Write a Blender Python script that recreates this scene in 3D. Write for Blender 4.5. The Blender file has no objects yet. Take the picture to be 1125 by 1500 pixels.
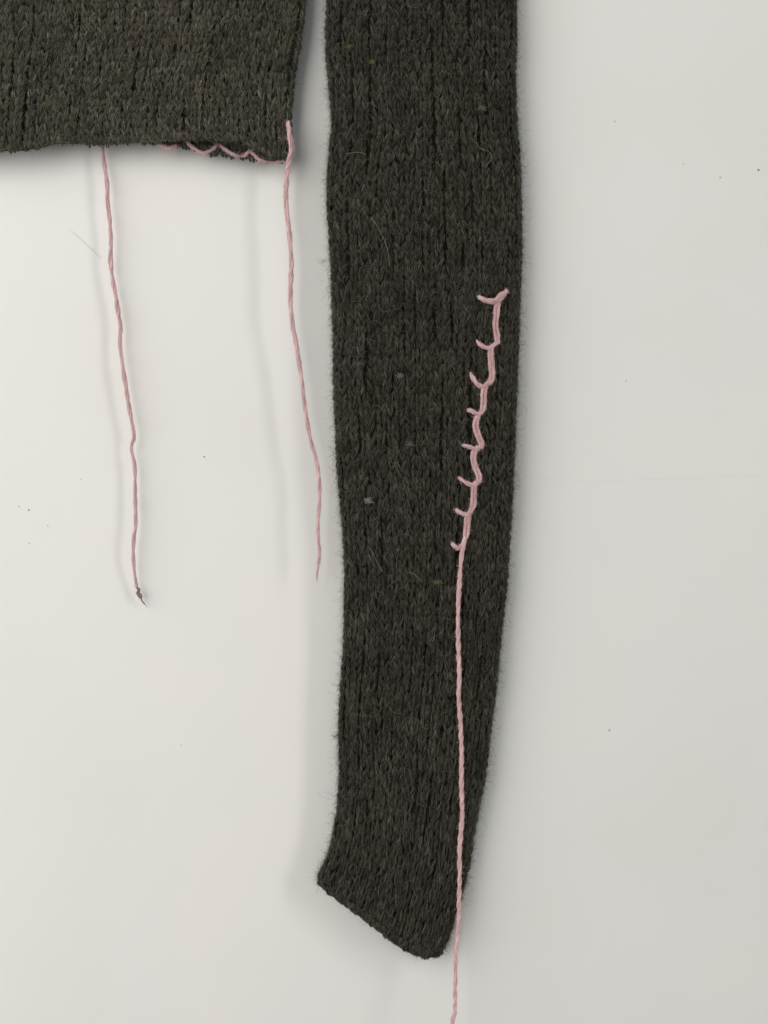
import bpy, math, random
import numpy as np
from mathutils import Vector

rng = np.random.default_rng(7)
random.seed(7)
S = 0.0004          # metres per photo pixel on the wall plane
D = 0.65            # camera distance from the wall
CX, CY = 562.5, 750.0
scene = bpy.context.scene
col = scene.collection

# ------------------------------------------------------------------ camera
cd = bpy.data.cameras.new('camera')
cam = bpy.data.objects.new('camera', cd)
col.objects.link(cam)
cam.location = (0, -D, 0)
cam.rotation_euler = (math.radians(90), 0, 0)
cd.sensor_fit = 'VERTICAL'
cd.sensor_height = 24
cd.lens = 24 * D / (1500 * S)
cd.clip_start = 0.01
cd.clip_end = 50
cd.dof.use_dof = True
cd.dof.focus_distance = D - 0.020
cd.dof.aperture_fstop = 4.5
scene.camera = cam

# ------------------------------------------------------------------ light
world = bpy.data.worlds.new('World')
scene.world = world
world.use_nodes = True
bg = world.node_tree.nodes['Background']
bg.inputs[0].default_value = (0.97, 0.98, 1.0, 1)
bg.inputs[1].default_value = 0.30

def area(name, loc, target, sx, sy, power, color):
    ld = bpy.data.lights.new(name, 'AREA')
    ld.shape = 'RECTANGLE'; ld.size = sx; ld.size_y = sy
    ld.energy = power; ld.color = color
    lo = bpy.data.objects.new(name, ld)
    col.objects.link(lo)
    lo.location = loc
    d = Vector(target) - Vector(loc)
    lo.rotation_euler = d.to_track_quat('-Z', 'Y').to_euler()
    return lo

# tall narrow window to the right, its light grazing the wall
area('window_light', (2.75, -1.70, 0.75), (0, 0, 0), 0.46, 2.6, 35, (1.0, 0.965, 0.92))
# broad soft light of the room from the upper left front
area('room_light', (-1.16, -0.92, 0.35), (-0.26, 0, -0.06), 1.8, 1.7, 24.5, (1.0, 0.96, 0.91))

scene.view_settings.view_transform = 'Standard'
scene.view_settings.look = 'None'
scene.view_settings.exposure = 0.0
scene.view_settings.gamma = 1.0

# ------------------------------------------------------------------ helpers
def P(px, py, d):
    """photo position at depth d (metres off the wall) -> world"""
    px = np.asarray(px, float); py = np.asarray(py, float); d = np.asarray(d, float)
    k = (D - d) / D
    return np.stack([(px - CX) * S * k, -d * np.ones_like(px), (CY - py) * S * k], -1)

def make_mesh(name, verts, quads, colors=None, smooth=True, mat=None, parent=None):
    me = bpy.data.meshes.new(name)
    verts = np.ascontiguousarray(verts, np.float32).reshape(-1, 3)
    quads = np.ascontiguousarray(quads, np.int32).reshape(-1, 4)
    me.vertices.add(len(verts)); me.vertices.foreach_set('co', verts.ravel())
    me.loops.add(quads.size); me.loops.foreach_set('vertex_index', quads.ravel())
    me.polygons.add(len(quads))
    me.polygons.foreach_set('loop_start', np.arange(0, quads.size, 4, dtype=np.int32))
    me.polygons.foreach_set('use_smooth', np.full(len(quads), smooth, dtype=bool))
    if colors is not None:
        at = me.color_attributes.new('fibre_tint', 'FLOAT_COLOR', 'POINT')
        c = np.ones((len(verts), 4), np.float32); c[:, :3] = np.asarray(colors).reshape(-1, 3)
        at.data.foreach_set('color', c.ravel())
    me.update(calc_edges=True); me.validate()
    o = bpy.data.objects.new(name, me)
    col.objects.link(o)
    if mat: me.materials.append(mat)
    if parent: o.parent = parent
    return o

class Bag:
    def __init__(s): s.v = []; s.q = []; s.c = []; s.n = 0
    def add(s, v, q, c):
        v = v.reshape(-1, 3); s.v.append(v); s.q.append(q.reshape(-1, 4) + s.n)
        s.c.append(np.broadcast_to(c, v.shape) if c.ndim == 1 else c.reshape(-1, 3)); s.n += len(v)
    def build(s, name, mat, parent=None, smooth=True):
        return make_mesh(name, np.concatenate(s.v), np.concatenate(s.q), np.concatenate(s.c), smooth, mat, parent)

def unit(a):
    return a / np.maximum(np.linalg.norm(a, axis=-1, keepdims=True), 1e-12)

def ribbons(bag, pts, hw, colors, face=None):
    """pts (N,K,3) world; hw (N,) half width; each a narrow fibre with a random facing"""
    N, K, _ = pts.shape
    T = unit(np.gradient(pts, axis=1))
    r = rng.normal(size=(N, 1, 3))
    if face is not None: r = r * 0.55 + face
    W = unit(np.cross(T, np.broadcast_to(r, T.shape)))
    tap = np.ones(K); tap[-1] = 0.25; tap[0] = 0.5
    w = W * (hw[:, None] * tap)[:, :, None]
    v = np.stack([pts - w, pts + w], 2)            # N,K,2,3
    base = (np.arange(N) * K * 2)[:, None]
    k = np.arange(K - 1)[None] * 2
    a = base + k
    q = np.stack([a, a + 1, a + 3, a + 2], -1)
    c = np.repeat(colors[:, None, :], K * 2, axis=1)
    bag.add(v, q, c)

def tubes(bag, pts, rad, colors, sides=7, n_hint=(0, -1, 0)):
    """pts (N,K,3), rad (N,K)"""
    N, K, _ = pts.shape
    T = unit(np.gradient(pts, axis=1))
    U = unit(np.cross(T, np.array(n_hint, float)) + 1e-6)
    V = np.cross(T, U)
    th = np.arange(sides) / sides * 2 * np.pi
    ring = U[:, :, None] * np.cos(th)[None, None, :, None] + V[:, :, None] * np.sin(th)[None, None, :, None]
    v = pts[:, :, None] + ring * rad[:, :, None, None]
    base = (np.arange(N) * K * sides)[:, None, None]
    k = (np.arange(K - 1) * sides)[None, :, None]
    j = np.arange(sides)[None, None]; j2 = (j + 1) % sides
    q = np.stack([base + k + j, base + k + j2, base + k + sides + j2, base + k + sides + j], -1)
    c = np.repeat(colors[:, None, :], K * sides, axis=1)
    bag.add(v, q, c)

def catmull(pts, step=2.0):
    p = np.asarray(pts, float)
    p = np.vstack([2 * p[0] - p[1], p, 2 * p[-1] - p[-2]])
    out = []
    for i in range(1, len(p) - 2):
        n = max(2, int(np.linalg.norm(p[i + 1][:2] - p[i][:2]) / step))
        t = np.linspace(0, 1, n, endpoint=False)[:, None]
        out.append(0.5 * (2 * p[i] + (p[i + 1] - p[i - 1]) * t + (2 * p[i - 1] - 5 * p[i] + 4 * p[i + 1] - p[i + 2]) * t**2
                          + (3 * p[i] - p[i - 1] - 3 * p[i + 1] + p[i + 2]) * t**3))
    out.append(p[-2][None])
    return np.concatenate(out)

def noise2(x, y, seed=0):
    """smooth value noise, vectorised, about -1..1"""
    xi = np.floor(x).astype(np.int64); yi = np.floor(y).astype(np.int64)
    fx = x - xi; fy = y - yi
    fx = fx * fx * (3 - 2 * fx); fy = fy * fy * (3 - 2 * fy)
    def h(a, b):
        n = (a * 374761393 + b * 668265263 + seed * 974634777) & 0x7fffffff
        n = ((n ^ (n >> 13)) * 1274126177) & 0x7fffffff
        return ((n ^ (n >> 16)) & 0xffff) / 32767.5 - 1
    return (h(xi, yi) * (1 - fx) + h(xi + 1, yi) * fx) * (1 - fy) + (h(xi, yi + 1) * (1 - fx) + h(xi + 1, yi + 1) * fx) * fy

# ------------------------------------------------------------------ materials
def nodes_mat(name):
    m = bpy.data.materials.new(name); m.use_nodes = True
    nt = m.node_tree
    return m, nt, nt.nodes['Principled BSDF']

def wool_mat(name, grain=0.35):
    m, nt, b = nodes_mat(name)
    at = nt.nodes.new('ShaderNodeAttribute'); at.attribute_name = 'fibre_tint'
    tc = nt.nodes.new('ShaderNodeTexCoord')
    nz = nt.nodes.new('ShaderNodeTexNoise'); nz.inputs['Scale'].default_value = 1400; nz.inputs['Detail'].default_value = 3
    nt.links.new(tc.outputs['Object'], nz.inputs['Vector'])
    mr = nt.nodes.new('ShaderNodeMapRange')
    mr.inputs['From Min'].default_value = 0.3; mr.inputs['From Max'].default_value = 0.7
    mr.inputs['To Min'].default_value = 1 - grain; mr.inputs['To Max'].default_value = 1 + grain
    nt.links.new(nz.outputs['Fac'], mr.inputs['Value'])
    mx = nt.nodes.new('ShaderNodeVectorMath'); mx.operation = 'SCALE'
    nt.links.new(at.outputs['Color'], mx.inputs[0]); nt.links.new(mr.outputs['Result'], mx.inputs['Scale'])
    nt.links.new(mx.outputs['Vector'], b.inputs['Base Color'])
    bp = nt.nodes.new('ShaderNodeBump'); bp.inputs['Strength'].default_value = 0.5; bp.inputs['Distance'].default_value = 0.0003
    nt.links.new(nz.outputs['Fac'], bp.inputs['Height']); nt.links.new(bp.outputs['Normal'], b.inputs['Normal'])
    b.inputs['Roughness'].default_value = 0.95
    b.inputs['Specular IOR Level'].default_value = 0.15
    b.inputs['Sheen Weight'].default_value = 0.08
    b.inputs['Sheen Roughness'].default_value = 0.5
    return m

M_wool = wool_mat('green_wool')
M_pink = wool_mat('pink_wool', 0.12)

M_wall, nt, b = nodes_mat('wall_paint')
tc = nt.nodes.new('ShaderNodeTexCoord')
n1 = nt.nodes.new('ShaderNodeTexNoise'); n1.inputs['Scale'].default_value = 7; n1.inputs['Detail'].default_value = 4; n1.inputs['Roughness'].default_value = 0.45
nt.links.new(tc.outputs['Object'], n1.inputs['Vector'])
cr = nt.nodes.new('ShaderNodeValToRGB')
cr.color_ramp.elements[0].position = 0.35; cr.color_ramp.elements[0].color = (0.77, 0.765, 0.73, 1)
cr.color_ramp.elements[1].position = 0.65; cr.color_ramp.elements[1].color = (0.80, 0.785, 0.755, 1)
e = cr.color_ramp.elements.new(0.5); e.color = (0.775, 0.78, 0.75, 1)
nt.links.new(n1.outputs['Fac'], cr.inputs['Fac'])
nt.links.new(cr.outputs['Color'], b.inputs['Base Color'])
n2 = nt.nodes.new('ShaderNodeTexNoise'); n2.inputs['Scale'].default_value = 420; n2.inputs['Detail'].default_value = 3
n3 = nt.nodes.new('ShaderNodeTexNoise'); n3.inputs['Scale'].default_value = 60; n3.inputs['Detail'].default_value = 2
for n in (n2, n3): nt.links.new(tc.outputs['Object'], n.inputs['Vector'])
ad = nt.nodes.new('ShaderNodeMath'); ad.operation = 'ADD'
nt.links.new(n2.outputs['Fac'], ad.inputs[0]); nt.links.new(n3.outputs['Fac'], ad.inputs[1])
bp = nt.nodes.new('ShaderNodeBump'); bp.inputs['Strength'].default_value = 0.10; bp.inputs['Distance'].default_value = 0.0006
nt.links.new(ad.outputs[0], bp.inputs['Height']); nt.links.new(bp.outputs['Normal'], b.inputs['Normal'])
b.inputs['Roughness'].default_value = 0.7
b.inputs['Specular IOR Level'].default_value = 0.25

def plain_mat(name, c, rough=0.9):
    m, nt, b = nodes_mat(name)
    nz = nt.nodes.new('ShaderNodeTexNoise'); nz.inputs['Scale'].default_value = 900
    tc = nt.nodes.new('ShaderNodeTexCoord'); nt.links.new(tc.outputs['Object'], nz.inputs['Vector'])
    mx = nt.nodes.new('ShaderNodeMix'); mx.data_type = 'RGBA'
    mx.inputs[6].default_value = (*[x * 0.8 for x in c], 1); mx.inputs[7].default_value = (*[min(1, x * 1.2) for x in c], 1)
    nt.links.new(nz.outputs['Fac'], mx.inputs[0]); nt.links.new(mx.outputs[2], b.inputs['Base Color'])
    b.inputs['Roughness'].default_value = rough
    return m
M_speck = plain_mat('grey_dust', (0.16, 0.15, 0.14))
M_pale = plain_mat('pale_grey_scuff', (0.60, 0.60, 0.56))
M_lint = plain_mat('pale_lint', (0.26, 0.25, 0.23))

# ------------------------------------------------------------------ wall
def box(name, x0, x1, y0, y1, z0, z1, mat):
    v = np.array([[x, y, z] for x in (x0, x1) for y in (y0, y1) for z in (z0, z1)], float)
    q = np.array([[0, 1, 3, 2], [4, 6, 7, 5], [0, 4, 5, 1], [2, 3, 7, 6], [0, 2, 6, 4], [1, 5, 7, 3]])
    return make_mesh(name, v, q, None, False, mat)
wall = box('wall', -2.2, 2.2, 0.0, 0.12, -1.6, 1.6, M_wall)
wall['kind'] = 'structure'

def speck(px, py, r, mat=M_speck, ax=1.0, name='speck'):
    n = 9; th = np.arange(n) / n * 2 * np.pi
    c = P(px, py, 0)
    rings = []
    for f, h in ((1.0, 0.0), (0.72, 0.5), (0.02, 0.75)):
        rr = r * S * f * (1 + 0.25 * rng.normal(size=n))
        rings.append(np.stack([c[0] + rr * np.cos(th) * ax, -h * r * S * 0.6 * np.ones(n) + 0.00001, c[2] + rr * np.sin(th)], -1))
    v = np.concatenate(rings); q = []
    for k in range(2):
        for j in range(n):
            q.append([k * n + j, k * n + (j + 1) % n, (k + 1) * n + (j + 1) % n, (k + 1) * n + j])
    return make_mesh(name, v, np.array(q), None, True, mat, wall)
for a in ((299, 669, 1.25), (42, 747, 1.4), (28, 742, 0.9), (70, 770, 0.8), (43, 796, 0.9), (1111, 249, 1.5)):
    speck(*a)
for a in ((265, 1091, 1.3), (1055, 260, 1.7), (892, 1069, 2.4), (118, 702, 1.2), (917, 558, 1.4), (901, 178, 1.5), (1001, 240, 1.2)):
    speck(*a, mat=M_pale)

def thin_strand(name, pts, r, mat, parent, c=(0.1, 0.1, 0.09)):
    b = Bag(); p = catmull(np.asarray(pts, float), 3)
    w = P(p[:, 0], p[:, 1], p[:, 2])
    tubes(b, w[None], np.full((1, len(w)), r), np.array([c], float), 5)
    return b.build(name, mat, parent)
thin_strand('stray_hair', [(104, 338, .0004), (118, 350, .0004), (133, 364, .0005), (149, 379, .0003)], 0.00006, M_lint, wall)
thin_strand('hairline_crack', [(765, 697, 0), (800, 702, .0), (860, 706, 0), (930, 703, 0), (1000, 701, .0), (1065, 697, 0), (1125, 699, 0)], 0.00004, M_pale, wall)

# ------------------------------------------------------------------ knitted fabric
C_MAIN = np.array([0.047, 0.045, 0.034]); C_DARK = np.array([0.019, 0.018, 0.014])
C_OLIVE = np.array([0.078, 0.076, 0.043]); C_GREY = np.array([0.098, 0.095, 0.077]); C_RUST = np.array([0.082, 0.056, 0.040])
def wool_colors(n, a, b, bright=1.0, olive=1.0):
    """mottled yarn: each fibre one of the dyed wools, blended with slow drifts along the yarn"""
    r = rng.random(n)
    sl = noise2(a * 0.45 + 3, b * 0.30, 5) * 0.5 + noise2(a * 1.1, b * 0.8, 6) * 0.5
    c = np.where((r < 0.55)[:, None], C_MAIN, np.where((r < 0.76)[:, None], C_DARK, C_GREY))
    aw, bw = a + rng.normal(0, 0.9, n), b + rng.normal(0, 1.4, n)       # dyed fibres scatter along the yarn
    ol = 0.12 + np.clip(noise2(aw * 0.42 + 50, bw * 0.30 + 9, 11) - 0.05, 0, 1)
    c = np.where((rng.random(n) < ol * 0.40 * olive)[:, None], C_OLIVE, c)
    ru = np.clip(noise2(aw * 0.5 + 20, bw * 0.4 + 70, 17) - 0.25, 0, 1)
    c = np.where((rng.random(n) < ru * 0.35)[:, None], C_RUST, c)
    c = c * (1 + 0.28 * sl)[:, None] * rng.uniform(0.75, 1.25, n)[:, None]
    return c * bright

class Fabric:
    """A knitted surface: pos(a, b) with a in wales, b in rows; n in metres above it."""
    def __init__(s, fn, wale_m): s.fn = fn; s.w = wale_m
    def at(s, a, b, n):
        e = 0.15
        p = s.fn(a, b); da = s.fn(a + e, b) - s.fn(a - e, b); db = s.fn(a, b + e) - s.fn(a, b - e)
        N = unit(np.cross(db, da))
        return p + N * n[..., None], N

def knit(fab, a0, a1, rows_at, bright=1.0, nf=26, holes=0.5, seed=1, olive=1.0, dense=1.0):
    """all V stitches for wales a0..a1; rows_at(a)->(b0,b1)"""
    W = fab.w
    A = []; B = []; SG = []
    for w in range(int(a0), int(a1)):
        b0, b1 = rows_at(w + 0.5)
        rows = np.arange(b0, b1)
        for sgn in (-1, 1):
            A.append(np.full(len(rows), w + 0.5)); B.append(rows); SG.append(np.full(len(rows), sgn))
    A = np.concatenate(A); B = np.concatenate(B).astype(float); SG = np.concatenate(SG).astype(float)
    n = len(A)
    K = 5; q = np.linspace(0, 1, K)[None]
    ja = rng.normal(0, 0.05, (n, 1)); jb = rng.normal(0, 0.14, (n, 1)); jr = rng.normal(1, 0.16, (n, 1))
    wdrift = noise2(A * 0.9, B * 0.13, seed)[:, None] * 0.30      # wales wander a little
    lean = rng.normal(0, 0.12, (n, 1))
    ca = A[:, None] + wdrift + SG[:, None] * (0.345 - 0.215 * q**1.2) + ja + lean * (q - 0.5)
    cb = B[:, None] + 0.0 + 1.40 * q + jb
    cn = W * (-0.10 + 0.30 * np.sin(np.pi * np.clip(q * 1.02, 0, 1))**0.8 + 0.05 * noise2(A * 1.7, B * 0.2, seed + 3)[:, None] + rng.normal(0, 0.03, (n, 1)))
    rad = W * 0.120 * jr * (0.72 + 0.42 * np.sin(np.pi * q))
    cc = wool_colors(n, A, B, bright, olive)
    # cores, coloured darker than the fibres to deepen shade in the gaps
    bag = Bag()
    cp, _ = fab.at(ca, cb, cn)
    tubes(bag, cp, rad * 0.85, cc * 0.45 + C_DARK * 0.25, 6)
    # fibres wrapped round each leg
    L = np.repeat(np.arange(n), nf); m = len(L)
    ps = rng.uniform(-0.35, np.pi + 0.35, (m, 1)); tw = rng.uniform(0.5, 1.6, (m, 1)) * SG[L][:, None]
    q2 = q + rng.uniform(-0.12, 0.12, (m, 1)); q2 = (q2 - 0.5) * rng.uniform(0.6, 1.18, (m, 1)) + 0.5
    rr = rad[L] * rng.uniform(0.82, 1.22, (m, 1)) + W * np.abs(rng.normal(0, 0.04, (m, 1))) * np.linspace(0.4, 1.5, K)[None]
    ph = ps + tw * (q - 0.5)
    qq = np.clip(q2, -0.15, 1.15)
    fa = A[L][:, None] + wdrift[L] + SG[L][:, None] * (0.345 - 0.215 * np.clip(qq, 0, 1)**1.2) + ja[L] + lean[L] * (qq - 0.5) + rr / W * np.cos(ph)
    fb = B[L][:, None] + 0.0 + 1.40 * qq + jb[L]
    fn = np.interp(qq, q[0], np.sin(np.pi * np.clip(q[0] * 1.02, 0, 1))**0.8) * 0.30 * W - 0.10 * W + (cn[L][:, 2:3] - W * 0.19) * 0.7 + rr * np.sin(ph) * 0.9
    wob = rng.normal(0, 0.045, (m, K)).cumsum(1)
    fa = fa + wob; fn = fn + W * rng.normal(0, 0.02, (m, K)).cumsum(1)
    pp, NN = fab.at(fa, fb, fn)
    colr = wool_colors(m, A[L], B[L], bright * 1.22, olive) * rng.uniform(0.72, 1.28, n)[L][:, None]
    ribbons(bag, pp, rng.uniform(0.00005, 0.00010, m), colr, NN[:, 2:3])
    return bag

def fuzz(bag, fab, count, amin, amax, bfn, bright=1.0, lmin=6, lmax=26, lift=0.9, hw=(0.00003, 0.00006), pale=0.25, K=9, olive=1.0, spread=0.75, ashift=None):
    """loose curling hairs lying over the fabric and standing off its edges (lengths in photo px)"""
    a = rng.uniform(amin, amax, count); b0, b1 = bfn(a); b = rng.uniform(b0, b1)
    if ashift is not None: a = a + ashift(b)
    p, N = fab.at(a, b, np.full(count, 0.0006))
    pa = fab.fn(a, b + 0.5) - fab.fn(a, b - 0.5); T = unit(pa); Sd = unit(np.cross(N, T))
    th = rng.normal(0, spread, count) + np.where(rng.random(count) < 0.35, np.pi, 0)
    ln = rng.uniform(lmin, lmax, count) * S * rng.uniform(0.4, 1, count)
    st = ln / (K - 1)
    pts = [p]; cur = p; curl = rng.normal(0, 0.42 * spread, count)
    n = rng.normal(0.25, 0.35, count) * lift
    for k in range(K - 1):
        d = T * np.cos(th)[:, None] + Sd * np.sin(th)[:, None] + N * n[:, None]
        cur = cur + unit(d) * st[:, None]; pts.append(cur)
        th = th + curl + rng.normal(0, 0.12, count)
        n = n * 0.8 + rng.normal(0.0, 0.22, count) * lift + 0.02
    pts = np.stack(pts, 1)
    c = wool_colors(count, a, b, bright, olive)
    pl = rng.random(count) < pale
    c[pl] = c[pl] * 0.4 + np.array([0.16, 0.158, 0.125])
    ribbons(bag, pts, rng.uniform(*hw, count), c, N[:, None])

def sheet(name, fn, mat, parent, a, b, color):
    A, Bm = np.meshgrid(a, b, indexing='ij')
    v = fn(A, Bm); na, nb = len(a), len(b)
    i = np.arange(na - 1)[:, None] * nb + np.arange(nb - 1)[None]
    q = np.stack([i, i + nb, i + nb + 1, i + 1], -1)
    return make_mesh(name, v, q, np.broadcast_to(np.array(color), (na * nb, 3)), True, mat, parent)

def inset(sec, a, nw):
    # dark backing behind the stitches, its colour standing in for gap shade: deep under the face, close under the side folds
    X, Z = sec(np.asarray(a) / nw)
    return -(0.0003 + 0.0019 * np.clip((1 - np.abs(X)) / 0.10, 0, 1))

def make_section(power=2.7, ratio=0.16):
    """arc-length table of a flattened oval; returns functions of arc position (0..2, front half is 0..1)"""
    th = np.linspace(0, 2 * np.pi, 4001)
    c, s_ = np.cos(th), np.sin(th)
    X = -np.sign(c) * np.abs(c)**(2 / power); Z = np.sign(s_) * np.abs(s_)**(2 / power)
    ds = np.hypot(np.diff(X), np.diff(Z) * ratio); L = np.concatenate([[0], np.cumsum(ds)]); L = L / L[-1] * 2
    def f(s):
        s = np.mod(s, 2.0)
        return np.interp(s, L, X), np.interp(s, L, Z)
    return f

# ---- sleeve outline in photo pixels
LE = np.array([(484, -200), (483, -60), (482, 0), (480, 40), (480, 80), (485, 130), (489, 180), (485, 220), (482, 265), (482, 300), (485, 350), (488, 400),
 (489, 450), (491, 500), (491, 560), (494, 620), (496, 680), (501, 740), (506, 790), (508, 840), (507, 900), (506, 950), (502, 1000),
 (499, 1050), (499, 1100), (500, 1140), (497, 1185), (489, 1228), (482, 1258), (473, 1277), (468, 1292), (468, 1300)], float)
RE = np.array([(752, -200), (753, -60), (753, 0), (754, 60), (753, 120), (755, 180), (760, 240), (761, 300), (762, 360), (760, 420), (757, 500), (754, 590),
 (752, 640), (750, 690), (747, 750), (743, 800), (741, 850), (735, 900), (730, 950), (726, 1000), (719, 1050), (712, 1110), (707, 1150),
 (700, 1180), (692, 1220), (686, 1268), (679, 1295), (670, 1325), (664, 1345), (659, 1370), (652, 1392), (646, 1401)], float)
def lin(tab, y, c):
    # smoothed lookup of an outline x at height y
    out = 0
    for o in (-9, 0, 9): out = out + np.interp(y + o * (y < 1285), tab[:, 1], tab[:, 0])
    return out / 3
sec_s = make_section(2.6, 0.17)
NW_S = 23.0        # wales across the front of the sleeve
ROW_S = 11.0       # px per row
NR_S = (1300 + 140) / ROW_S
def sleeve_fn(a, b):
    a = np.asarray(a, float); b = np.asarray(b, float)
    t = b / NR_S                                         # 0 top .. 1 cuff edge
    s = a / NW_S
    s = s + 0.010 * np.sin(a * 1.9 + 0.6 * np.sin(b * 0.05)) / 2.4
    s = s - 0.20 * np.clip(t, 0, 1)**0.8 * np.clip(1 - s * 1.25, 0, 1.4) * (1 - 0.6 * np.clip(t * 1.6 - 0.6, 0, 1))
    X, Z = sec_s(s)
    tc = np.clip(t, -0.2, 1.03)
    yl = -140 + 1440 * tc
    yr = yl + 100 * np.clip(tc, 0, 1.03)**7
    yl2 = yl
    f = (X + 1) / 2
    xl = lin(LE, yl2, 0); xr = lin(RE, yr, 0)
    px = xl + (xr - xl) * f
    py = yl2 + (yr - yl2) * f + np.clip(tc, 0, 1.03)**10 * (21 * np.sin(np.pi * np.clip(f, 0, 1)**1.7) * (f**0.6))
    py = py - (8 * np.exp(-np.clip(f, 0, 1) / 0.07) + 9 * np.exp(-np.clip(1 - f, 0, 1) / 0.07)) * np.clip((t - 0.965) / 0.035, 0, 1.05)
    # wales lean toward the lower left in the upper sleeve
    half = 0.0088 - 0.0022 * tc
    mid = 0.0118 - 0.0026 * np.clip(tc, 0, 1)**2
    dep = mid + half * Z
    front = np.clip(Z, 0, 1)
    dep = dep + front * (0.0011 * noise2(px / 95 + 4, py / 210 + 1, 31) + 0.0006 * noise2(px / 34, py / 70, 33))
    # cuff edge closes in slightly
    return P(px, py, dep)
fab_s = Fabric(sleeve_fn, 270 / NW_S * S * 0.97)

sweater = bpy.data.objects.new('sweater', None); col.objects.link(sweater)
sweater.location = (0, 0, 0)
sweater['label'] = 'dark olive green knitted wool jumper hanging against the white wall, one sleeve hanging down'
sweater['category'] = 'jumper'

sleeve = sheet('sleeve', lambda a, b: Fabric(sleeve_fn, 1).at(a, b, inset(sec_s, a, NW_S))[0], M_wool, sweater,
               np.linspace(0, 2 * NW_S, 151), np.linspace(-2, NR_S + 0.2, 200), C_DARK * 0.8)  # backing coloured near black, shade between the stitches put into the colour
# inner lining face so the cuff opening reads as a tube of cloth
rows_s = lambda a: (0, int(NR_S) - 0.9)
rows_sv = lambda a: (np.zeros_like(a) + 0.0, np.zeros_like(a) + NR_S - 0.3)
ks = knit(fab_s, -3, int(NW_S) + 4, rows_s, 1.0, nf=14)
o = ks.build('knit_stitches', M_wool, sleeve); o['kind'] = 'stuff'
fz = Bag()
fuzz(fz, fab_s, 6000, -2.0, NW_S + 2.0, rows_sv, 1.1, 8, 20, 0.2, pale=0.2, K=6, spread=0.5, hw=(0.00003, 0.00006))
fuzz(fz, fab_s, 9000, -1.5, NW_S + 1.5, rows_sv, 1.3, 8, 28, 0.45, pale=0.4, K=7, hw=(0.000025, 0.00004))
fuzz(fz, fab_s, 1500, -0.2, NW_S + 0.2, rows_sv, 1.4, 16, 46, 0.45, pale=0.6, hw=(0.00003, 0.00005))
def left_shift(b):
    # the wales lean round the left fold, so the fold meets different wales further down
    t = np.clip(b / NR_S, 0, 1); g = t**0.8 * (1 - 0.6 * np.clip(t * 1.6 - 0.6, 0, 1))
    return NW_S * 0.20 * g / (1 + 0.25 * g)
for lo, hi, ct, sh in ((NW_S - 0.6, NW_S + 1.6, 22000, None), (-1.4, 0.5, 20000, left_shift)):
    fuzz(fz, fab_s, ct, lo, hi, rows_sv, 1.35, 6, 20, 1.1, pale=0.35, K=5, hw=(0.000025, 0.00004), olive=1.6, ashift=sh)
    fuzz(fz, fab_s, ct // 2, lo, hi, rows_sv, 1.5, 5, 15, 2.6, pale=0.3, K=5, hw=(0.00003, 0.00005), olive=2.0, ashift=sh)
    fuzz(fz, fab_s, ct // 6, lo, hi, rows_sv, 1.3, 12, 34, 1.3, pale=0.45, ashift=sh)
fuzz(fz, fab_s, 700, 0, NW_S, lambda a: (np.zeros_like(a) + NR_S - 1.2, np.zeros_like(a) + NR_S), 1.2, 5, 18, 0.8, pale=0.3)
o = fz.build('wool_fuzz', M_wool, sleeve); o['kind'] = 'stuff'

def edge_cord(fab, a0, a1, bfn, name, parent, step=0.5, bright=1.0, olive=1.0, r=0.16):
    """cast-on edge: short overlapping slanted loops along the last row"""
    aa = np.arange(a0, a1, step); n = len(aa); K = 6; q = np.linspace(0, 1, K)[None]
    ca = aa[:, None] + (q - 0.5) * step * 1.7 + rng.normal(0, 0.05, (n, 1))
    cb = bfn(aa)[:, None] - 0.45 + 0.75 * np.sin(np.pi * q) * rng.uniform(0.7, 1.15, (n, 1))
    cn = fab.w * (0.02 + 0.10 * np.sin(np.pi * q)) + np.zeros((n, 1))
    rad = fab.w * r * (0.7 + 0.4 * np.sin(np.pi * q)) * rng.uniform(0.85, 1.15, (n, 1))
    bag = Bag(); p, _ = fab.at(ca, cb, cn); cc = wool_colors(n, aa, cb[:, 0], bright, olive)
    tubes(bag, p, rad, cc * 0.8, 6)
    nf = 22; L = np.repeat(np.arange(n), nf); m = len(L); ph = rng.uniform(0, 2 * np.pi, (m, 1)) + 1.2 * q
    rr = rad[L] * rng.uniform(0.9, 1.35, (m, 1))
    p2, N2 = fab.at(ca[L] + rng.normal(0, 0.02, (m, K)).cumsum(1), cb[L] + rr / fab.w * np.cos(ph), cn[L] + rr * np.sin(ph))
    ribbons(bag, p2, rng.uniform(0.00005, 0.0001, m), wool_colors(m, aa[L], cb[L][:, 0], bright, olive))
    return bag.build(name, M_wool, parent)
edge_cord(fab_s, -4, NW_S + 4, lambda a: np.full(len(a), NR_S), 'cuff_edge', sleeve)

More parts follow.
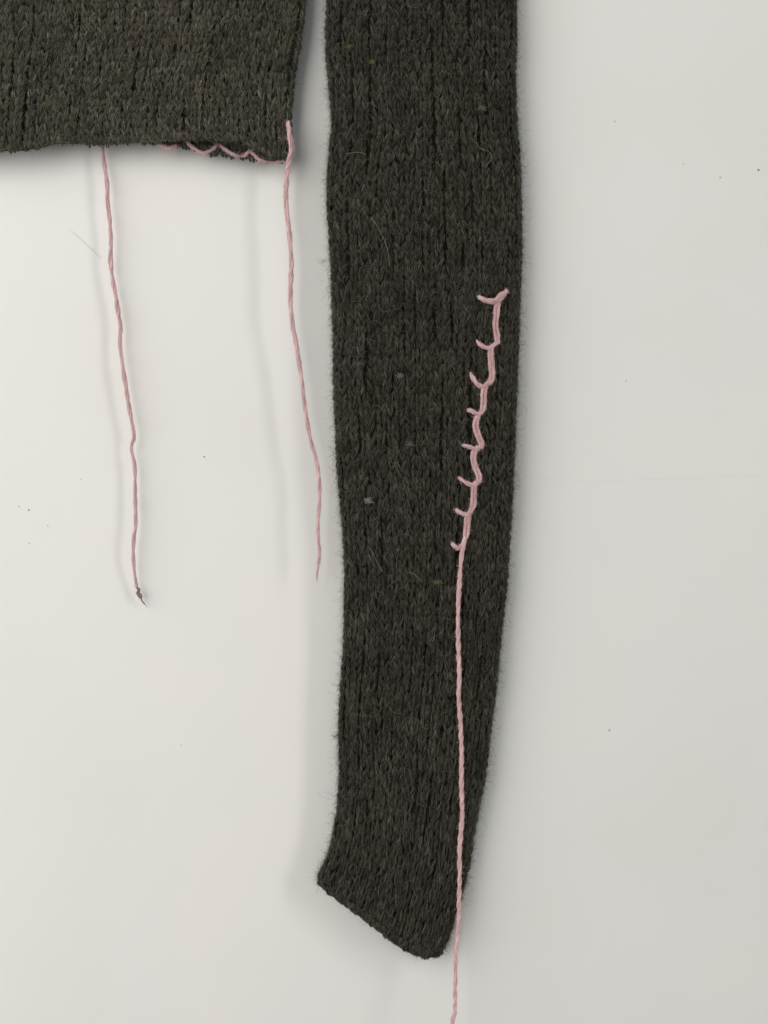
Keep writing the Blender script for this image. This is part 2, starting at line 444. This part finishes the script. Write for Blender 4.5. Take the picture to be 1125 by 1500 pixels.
# ---- body
BR = np.array([(447, -220), (446, -60), (445, 0), (442, 30), (437, 65), (430, 105), (426, 140), (424, 170), (423, 200), (423, 232)], float)
HEM_F = np.array([(-500, 224), (-60, 220), (0, 219), (40, 217), (62, 214), (82, 208), (120, 207), (150, 209), (200, 206), (250, 204), (300, 202),
                  (340, 203), (362, 207), (378, 220), (390, 229), (405, 231), (424, 230)], float)
HEM_B = np.array([(-500, 206), (0, 206), (200, 206), (235, 209), (270, 213), (300, 221), (340, 226), (380, 233), (410, 234), (424, 231)], float)
NW_B = 66.0; BL = -430.0
ROW_B = 11.0; NR_B = 34
sec_b = make_section(3.4, 0.06)
def body_fn(a, b):
    a = np.asarray(a, float); b = np.asarray(b, float)
    s = a / NW_B
    X, Z = sec_b(s)
    f = (X + 1) / 2
    tb = b / NR_B
    xg = BL + (424 - BL) * f
    wgt = np.clip((Z + 0.6) / 1.2, 0, 1)
    hem = np.interp(xg, HEM_F[:, 0], HEM_F[:, 1]) * wgt + np.interp(xg, HEM_B[:, 0], HEM_B[:, 1]) * (1 - wgt)
    py = -160 + (hem + 160) * tb
    xr = np.interp(py, BR[:, 1], BR[:, 0])
    px = BL + (xr - BL) * f
    px = px - 6 * np.clip(tb, 0, 1.1) * (1 - f) * 0 + 4 * np.sin(py / 60 + px / 140) * np.clip((420 - px) / 60, 0, 1)
    dep = 0.0098 + 0.0045 * Z
    dep = dep + np.clip(Z, 0, 1) * (0.0013 * np.sin(px / 48 + 1.1) * np.clip((410 - px) / 80, 0, 1) + 0.0010 * noise2(px / 70, py / 160, 41))
    # hem of the front curls a little towards the viewer where it lifts
    dep = dep + np.clip(Z, 0, 1) * 0.0025 * np.exp(-((px - 330) / 60.0)**2) * np.clip((tb - 0.8) / 0.2, 0, 1.2)
    return P(px, py, dep)
fab_b = Fabric(body_fn, 855 / NW_B * S * 0.98)
body = sheet('body', lambda a, b: Fabric(body_fn, 1).at(a, b, inset(sec_b, a, NW_B))[0], M_wool, sweater,
             np.linspace(0, 2 * NW_B, 301), np.linspace(-1, NR_B + 0.1, 60), C_DARK * 0.8)  # same dark backing, painting shade into the gaps of the body knit
a_min = int((-70 - BL) / (424 - BL) * NW_B)
kb = knit(fab_b, a_min, int(NW_B) + 3, lambda a: (0, NR_B - 0.9), 1.48, nf=18, seed=9, olive=1.5)  # same yarn as the sleeve, its colour raised for the stronger light here
o = kb.build('knit_stitches', M_wool, body); o['kind'] = 'stuff'
# rows of the back panel that show below the lifted front hem
kb2 = knit(fab_b, int(NW_B) + 3, int(NW_B) + 17, lambda a: (NR_B - 5, NR_B), 1.1, nf=20, seed=19, olive=1.0)
# inner face of the back panel, turned toward the viewer
def body_in(a, b):
    a = np.asarray(a, float)
    f = a / 14.0
    px = 225 + 192 * f
    hem = np.interp(px, HEM_B[:, 0], HEM_B[:, 1])
    return P(px, hem - (6 - np.asarray(b, float)) * 10.5, 0.0090 + 0.0022 * np.clip(f - 0.5, 0, 1))
fab_i = Fabric(body_in, 13.7 * S)
kb3 = knit(fab_i, 0, 14, lambda a: (0, 5.2), 1.2, nf=26, seed=29)
o = kb2.build('back_panel', M_wool, body); o['kind'] = 'stuff'
o = kb3.build('back_hem', M_wool, body); o['kind'] = 'stuff'
fzb = Bag()
rows_bv = lambda a: (np.zeros_like(a) + 4.0, np.zeros_like(a) + NR_B - 0.2)
fuzz(fzb, fab_b, 4500, a_min, NW_B + 1, rows_bv, 1.4, 8, 22, 0.2, pale=0.2, olive=1.1, K=6, spread=0.5, hw=(0.00003, 0.00006))
fuzz(fzb, fab_b, 5500, a_min, NW_B + 1, rows_bv, 1.4, 8, 28, 0.4, pale=0.3, olive=1.1)
fuzz(fzb, fab_b, 1400, a_min, NW_B + .2, rows_bv, 1.5, 16, 40, 0.5, pale=0.55)
fuzz(fzb, fab_b, 1500, a_min, NW_B, lambda a: (np.zeros_like(a) + NR_B - 0.9, np.zeros_like(a) + NR_B), 1.3, 5, 16, 0.8)
fuzz(fzb, fab_b, 500, NW_B - 0.6, NW_B + 0.5, rows_bv, 1.3, 6, 22, 1.1)
fuzz(fzb, fab_i, 1500, 0, 14, lambda a: (np.zeros_like(a) + 4.4, np.zeros_like(a) + 6.1), 1.5, 5, 16, 1.6)
o = fzb.build('wool_fuzz', M_wool, body); o['kind'] = 'stuff'
edge_cord(fab_b, a_min, NW_B + 1, lambda a: np.full(len(a), float(NR_B)), 'hem_edge', body, bright=1.2, olive=1.4, r=0.13)

# ---- little pale pills and stray clumps caught in the wool
def depth_sleeve(px, py, _c={}):
    if 'g' not in _c:
        A, B = np.meshgrid(np.linspace(0.02, NW_S - 0.02, 240), np.linspace(0, NR_S, 700), indexing='ij')
        w = sleeve_fn(A, B).reshape(-1, 3); d = -w[:, 1]; k = (D - d) / D
        _c['g'] = (w[:, 0] / S / k + CX, CY - w[:, 2] / S / k, d)
    gx, gy, gd = _c['g']
    i = np.argmin((gx - px)**2 + (gy - py)**2)
    return gd[i]
def tuft(name, px, py, d, n, length, spread, c, parent, down=0.7, hw=0.00006, K=8):
    b = Bag(); c0 = P(px, py, d)
    pts = []; 
    for i in range(n):
        th = rng.normal(0, spread); p = c0 + np.array([rng.normal(0, .8), 0, rng.normal(0, 1.3)]) * S; L = []
        cu = rng.normal(0, 0.55); st = length * S / K * rng.uniform(.5, 1)
        for k in range(K):
            L.append(p.copy()); p = p + np.array([math.sin(th), rng.normal(0, .35), -math.cos(th) * down]) * st; th += cu
        pts.append(L)
    ribbons(b, np.array(pts), np.full(n, hw), np.array(c)[None] * rng.uniform(.7, 1.2, (n, 1)), np.array([0, -1, 0.])[None, None])
    return b.build(name, M_wool, parent, True)
for px, py, n, ln, c in ((539, 735, 70, 12, (0.30, 0.28, 0.23)), (586, 552, 60, 10, (0.20, 0.20, 0.15)), (529, 700, 30, 9, (0.16, 0.11, 0.08)),
                         (641, 855, 45, 14, (0.15, 0.14, 0.07)), (507, 508, 14, 26, (0.26, 0.25, 0.21)), (600, 653, 26, 14, (0.17, 0.17, 0.14)),
                         (545, 92, 40, 13, (0.15, 0.145, 0.06)), (512, 70, 30, 12, (0.14, 0.14, 0.06)), (705, 160, 26, 16, (0.17, 0.17, 0.13)), (524, 535, 22, 10, (0.17, 0.11, 0.1))):
    tuft('wool_pill', px, py - ln * .3, depth_sleeve(px, py) + 0.0022, n, ln, 0.5, c, sleeve)
tuft('wool_tuft', 474, 383, 0.010, 26, 20, 1.6, (0.12, 0.11, 0.06), sleeve, hw=.00003)
tuft('wool_tuft', 494, 1076, 0.010, 34, 17, 1.6, (0.10, 0.09, 0.06), sleeve, hw=.00004)
tuft('wool_tuft', 681, 1293, 0.010, 22, 16, 1.4, (0.12, 0.11, 0.08), sleeve, hw=.00003)
for pts in ([(543, 318), (553, 332), (562, 350), (568, 368), (571, 390)], [(697, 208), (704, 218), (716, 222), (720, 232), (711, 244)], [(619, 852), (605, 840), (596, 838)],
            [(508, 225), (524, 223), (536, 226)], [(540, 800), (548, 815), (556, 830), (560, 838)]):
    w = [(x, y, depth_sleeve(x, y) + 0.0028) for x, y in pts]
    thin_strand('loose_hair', w, 0.00011, M_wool, sleeve, (0.22, 0.215, 0.17))

# ------------------------------------------------------------------ pink yarn
PINK = np.array([0.90, 0.645, 0.645])
def yarn(name, pts, width, parent=None, ply=2, twist=70.0, fray=0, fuzzy=1.0, taper=None, tone=1.0, slub=0.14, hang=False):
    """pts: (px, py, depth m). A two-ply woollen strand, width in photo px."""
    p = catmull(np.asarray(pts, float), 1.6)
    w = P(p[:, 0], p[:, 1], p[:, 2]); n = len(w)
    ds = np.linalg.norm(np.diff(w, axis=0), axis=1); s = np.concatenate([[0], np.cumsum(ds)]) / S
    sd = rng.integers(0, 9999)
    R = width * S * 0.5 * (1 + slub * noise2(s / 17, s * 0 + 3.3, int(sd)) + slub * 0.5 * noise2(s / 6, s * 0 + 1.3, int(sd) + 1))
    if taper is not None: R = R * np.interp(s / s[-1], *taper)
    T = unit(np.gradient(w, axis=0)); U = unit(np.cross(T, np.array([0, -1.0, 0])) + 1e-9); V = np.cross(T, U)
    bag = Bag(); ph0 = rng.uniform(0, 6.28)
    phase = ph0 + s / twist * 2 * np.pi + 2.2 * noise2(s / 45, s * 0, int(sd) + 2)
    for j in range(ply):
        a = phase + j * 2 * np.pi / ply
        c = w + (U * np.cos(a)[:, None] + V * np.sin(a)[:, None]) * (R * (0.36 if ply > 1 else 0))[:, None]
        rr = R * (0.64 if ply > 1 else 0.95)
        tubes(bag, c[None], rr[None], (PINK * tone * (0.76 + 0.10 * j))[None], 8)  # ply cores toned down, painting shade beneath the outer fibres for relief
        # fibres following the ply
        m = int(s[-1] * 2.2); K = 7
        st = rng.integers(0, max(1, n - 3), m); ln = rng.integers(5, 12, m)
        idx = np.clip(st[:, None] + np.linspace(0, 1, K)[None] * ln[:, None], 0, n - 1)
        ii = idx.astype(int)
        tb = rng.uniform(0, 6.28, (m, 1)) + np.linspace(0, 1, K)[None] * rng.normal(0.8, 0.5, (m, 1))
        rad = rr[ii] * rng.uniform(0.92, 1.22, (m, 1)) + np.abs(rng.normal(0, 0.00016, (m, K))) * fuzzy
        q = c[ii] + (U[ii] * np.cos(tb)[..., None] + V[ii] * np.sin(tb)[..., None]) * rad[..., None]
        ribbons(bag, q, rng.uniform(0.00004, 0.00009, m), PINK[None] * tone * rng.uniform(0.76, 1.10, (m, 1)))
    # fly-away hairs
    m = int(s[-1] * 2.0 * fuzzy) + 3; K = 7
    i0 = rng.integers(0, n, m); th = rng.uniform(0, 6.28, m)
    out = U[i0] * np.cos(th)[:, None] + V[i0] * np.sin(th)[:, None]
    cur = w[i0] + out * (R[i0] * 0.8)[:, None]; d = unit(out * 0.55 + T[i0] * rng.choice([-1, 1], m)[:, None] + rng.normal(0, 0.3, (m, 3)))
    st = rng.uniform(2.0, 9, m) * S / K; L = [cur]
    cu = rng.normal(0, 0.25, (m, 3))
    for k in range(K - 1):
        cur = cur + d * st[:, None]; L.append(cur); d = unit(d + cu + rng.normal(0, 0.15, (m, 3)))
    ribbons(bag, np.stack(L, 1), np.full(m, 0.000036), PINK[None] * tone * rng.uniform(0.8, 1.1, (m, 1)))
    # loose fibres at a frayed end
    if fray:
        m = fray; cur = np.repeat(w[-1][None], m, 0) + rng.normal(0, 1, (m, 3)) * R[-1] * 0.5
        d = unit(T[-1][None] + rng.normal(0, 0.28, (m, 3))); st = rng.uniform(3, 9, m) * S / K; L = [cur]
        for k in range(K - 1):
            cur = cur + d * st[:, None]; L.append(cur); d = unit(d + rng.normal(0, 0.2, (m, 3)))
        ribbons(bag, np.stack(L, 1), np.full(m, 0.000035), PINK[None] * tone * rng.uniform(0.7, 1.0, (m, 1)))
    return bag.build(name, M_pink, parent)

def thread_root(name, label, cat, loc, group=None):
    o = bpy.data.objects.new(name, None); col.objects.link(o)
    o['label'] = label; o['category'] = cat
    if group: o['group'] = group
    return o

# left tail, hanging from behind the front hem close to the wall
d1 = 0.0062
LT = [(147, 196), (149, 210), (152, 236), (157, 270), (157.6, 296), (161, 325), (162.5, 356), (162, 380), (165, 409), (170, 435), (174, 462), (176.5, 478), (176, 502), (179, 531),
      (184, 563), (189, 596), (195, 627), (196, 642), (192.5, 656), (197, 682), (198, 714), (198.5, 747), (199, 769), (196, 790), (195.5, 819), (198, 846), (201, 860)]
g = 'pink yarn ends hanging from the hem'
t1 = thread_root('yarn_tail', 'pale pink yarn end hanging left under the jumper hem, tied off with a tiny knot', 'yarn', (0, 0, 0), g)
yarn('strand', [(x, y, d1 + .0004 * math.sin(y / 40) - max(0, y - 800) / 60 * 0.0022) for x, y in LT], 5.4, t1, fray=0, fuzzy=0.7, tone=0.90,
     taper=([0, .3, .66, .69, .75, .86, .93, 1], [1.05, 1.05, 1.0, 0.8, .78, 1.0, .8, .62]))
yarn('end_knot', [(200, 860, .004), (203.5, 864, .0046), (202, 869, .0038), (205.5, 873, .004), (206, 876, .004)], 5.2, t1, fuzzy=.6, tone=0.42, twist=10)
yarn('frayed_end', [(205, 873, .004), (208, 880, .0033), (212, 885, .003)], 1.2, t1, ply=1, fray=10, fuzzy=.7, tone=0.5)

# right tail, hanging from the corner further off the wall, with the whip stitches along the back hem
d2 = 0.0135
RT = [(421, 243), (420, 263), (418.7, 282), (420, 309), (423, 333), (425.7, 364), (427, 390), (425.5, 419), (425.7, 448), (429, 477), (434, 505),
      (438, 530), (442.5, 561), (446, 591), (450, 619), (455, 644), (461.5, 667), (466.4, 692), (468, 715), (468, 735), (466, 761), (466, 786), (468, 809), (466, 830), (464, 843), (465, 850)]
t2 = thread_root('yarn_tail', 'pink yarn sewn along the hem, long tapering end hanging from the corner beside sleeve', 'yarn', (0, 0, 0), g)
yarn('strand', [(x, y, d2 + .0005 * math.sin(y / 50)) for x, y in RT], 5.6, t2, fuzzy=0.7, tone=0.92, fray=3,
     taper=([0, .1, .45, .7, .95, 1], [1.15, 1.2, 1.1, .9, .75, .25]))
yarn('corner_stitch', [(421.5, 178, .0120), (423, 188, .0150), (424.5, 203, .0165), (426.5, 216, .0165), (424, 230, .0155), (421, 247, d2)], 5.6, t2, fuzzy=1.2, tone=.9)
yarn('corner_stitch', [(425, 196, .0155), (428, 210, .0165), (429, 221, .0155), (424, 233, .014), (420, 236, .011)], 4.2, t2, fuzzy=1.2, tone=.78)
WS = [[(226, 208, .0098), (236, 213, .0112), (246, 217, .0118), (256, 215, .0112), (265, 209, .0095)],
      [(268, 205, .0100), (276, 211, .0122), (286, 219, .0126), (298, 225, .0120), (306, 223, .0100)],
      [(298, 224, .0106), (309, 220, .0118), (316, 214, .012), (321, 209, .0098)],
      [(318, 207, .0102), (326, 216, .0126), (335, 223, .0128), (346, 228, .0120), (352, 229, .0100)],
      [(344, 228, .0106), (356, 228, .0118), (365, 223, .0122), (369, 218, .0100)],
      [(364, 219, .0106), (372, 227, .0128), (380, 234, .0130), (391, 238, .0122), (398, 238, .0106)],
      [(390, 238, .0112), (402, 238, .0125), (412, 236, .013), (421, 233, .0125)]]
for k, s_ in enumerate(WS):
    yarn('whip_stitch', [(x, y, d - 0.0012) for x, y, d in s_], 3.3 if k % 2 == 0 else 2.7, t2, fuzzy=2.4, tone=.86)

# blanket stitch on the sleeve
def on_sleeve(pts, lift=0.0024, dip=True):
    out = []
    for i, (x, y) in enumerate(pts):
        l = lift
        if dip and i == 0: l = -0.0002
        out.append((x, y, depth_sleeve(x, y) + l))
    return out
t3 = thread_root('embroidery_thread', 'pale pink blanket stitching down the sleeve with a long loose tail past the cuff', 'yarn', (0, 0, 0))
ARMS = [[(699, 433), (706, 438), (715, 441), (724, 441), (731, 437)],
        [(697, 498), (704, 505), (711, 509), (719, 509), (727, 502)],
        [(689, 546), (694, 556), (701, 564), (708, 566), (716, 560)],
        [(684, 600), (691, 602), (697, 606), (703, 606), (708, 601)],
        [(675, 652), (683, 653), (691, 656), (698, 657), (704, 654)],
        [(671, 699), (678, 704), (686, 709), (694, 710), (701, 705)],
        [(665, 745), (672, 750), (679, 753), (686, 753), (690, 748)],
        [(660, 793), (665, 799), (671, 803), (676, 800), (680, 794)]]
SPINES = [[(735, 433), (729, 446), (727, 462), (726, 478), (728, 493), (729, 504)],
          [(719, 507), (719, 520), (720, 535), (721, 548), (719, 558), (715, 563)],
          [(715, 560), (709, 571), (708, 584), (708, 596), (706, 604)],
          [(704, 603), (698, 614), (697, 626), (701, 639), (705, 650), (704, 657)],
          [(700, 654), (694, 664), (694, 676), (698, 689), (702, 699), (701, 707)],
          [(697, 705), (694, 716), (694, 728), (693, 740), (689, 750)],
          [(690, 748), (685, 758), (684, 771), (683, 782), (680, 792)], None]
AW = [6.2, 5.2, 5.6, 5.0, 5.0, 5.0, 5.4, 5.4]
for i in range(8):
    st = bpy.data.objects.new('stitch', None); col.objects.link(st); st.parent = t3
    yarn('cross_bar', on_sleeve(ARMS[i], 0.0019), AW[i], st, fuzzy=1.6, tone=.95, ply=2, twist=40, taper=([0, .15, 1], [.8, 1, .95]))
    if SPINES[i]:
        sp = SPINES[i]
        for off, wd, lf in ((-2.1, 3.7, .0017), (2.2, 3.3, .0020)):
            q = [(x + off * (0.35 if k in (0, len(sp) - 1) else 1), y) for k, (x, y) in enumerate(sp)]
            yarn('spine_strand', on_sleeve(q, lf, False), wd, st, fuzzy=1.5, tone=.97, twist=60)
yarn('knot', on_sleeve([(726, 441), (731, 434), (737, 430), (735, 436), (729, 439)], .0038, False), 5.4, t3, fuzzy=2, tone=.95)
yarn('knot_end', on_sleeve([(732, 437), (737, 433), (743, 426)], .0040, False), 4.4, t3, fuzzy=2, tone=.95, fray=8)
TL = [(682, 786), (679, 798), (676, 815), (674, 840), (672, 870), (671, 900), (671.5, 950), (673, 990), (672, 1020), (674.5, 1060), (676, 1100), (676, 1150), (677, 1185),
      (676.5, 1203), (673.5, 1238), (673, 1294)]
tl = on_sleeve(TL, .0024, False)
dl = tl[-1][2]
tl = [(x, y, d + 0.0004 * math.sin(y / 60)) for x, y, d in tl] + [(671.5, 1353, dl + .003), (668, 1395, dl + .006), (666.7, 1443, dl + .009), (666.5, 1470, dl + .0105), (666.5, 1483, dl + .011), (662.6, 1500, dl + .0115), (660, 1560, dl + .013)]
yarn('tail', tl, 5.8, t3, fuzzy=0.9, tone=.97, twist=34, taper=([0, .02, .6, .75, 1], [.8, 1, 1.05, .86, .80]))
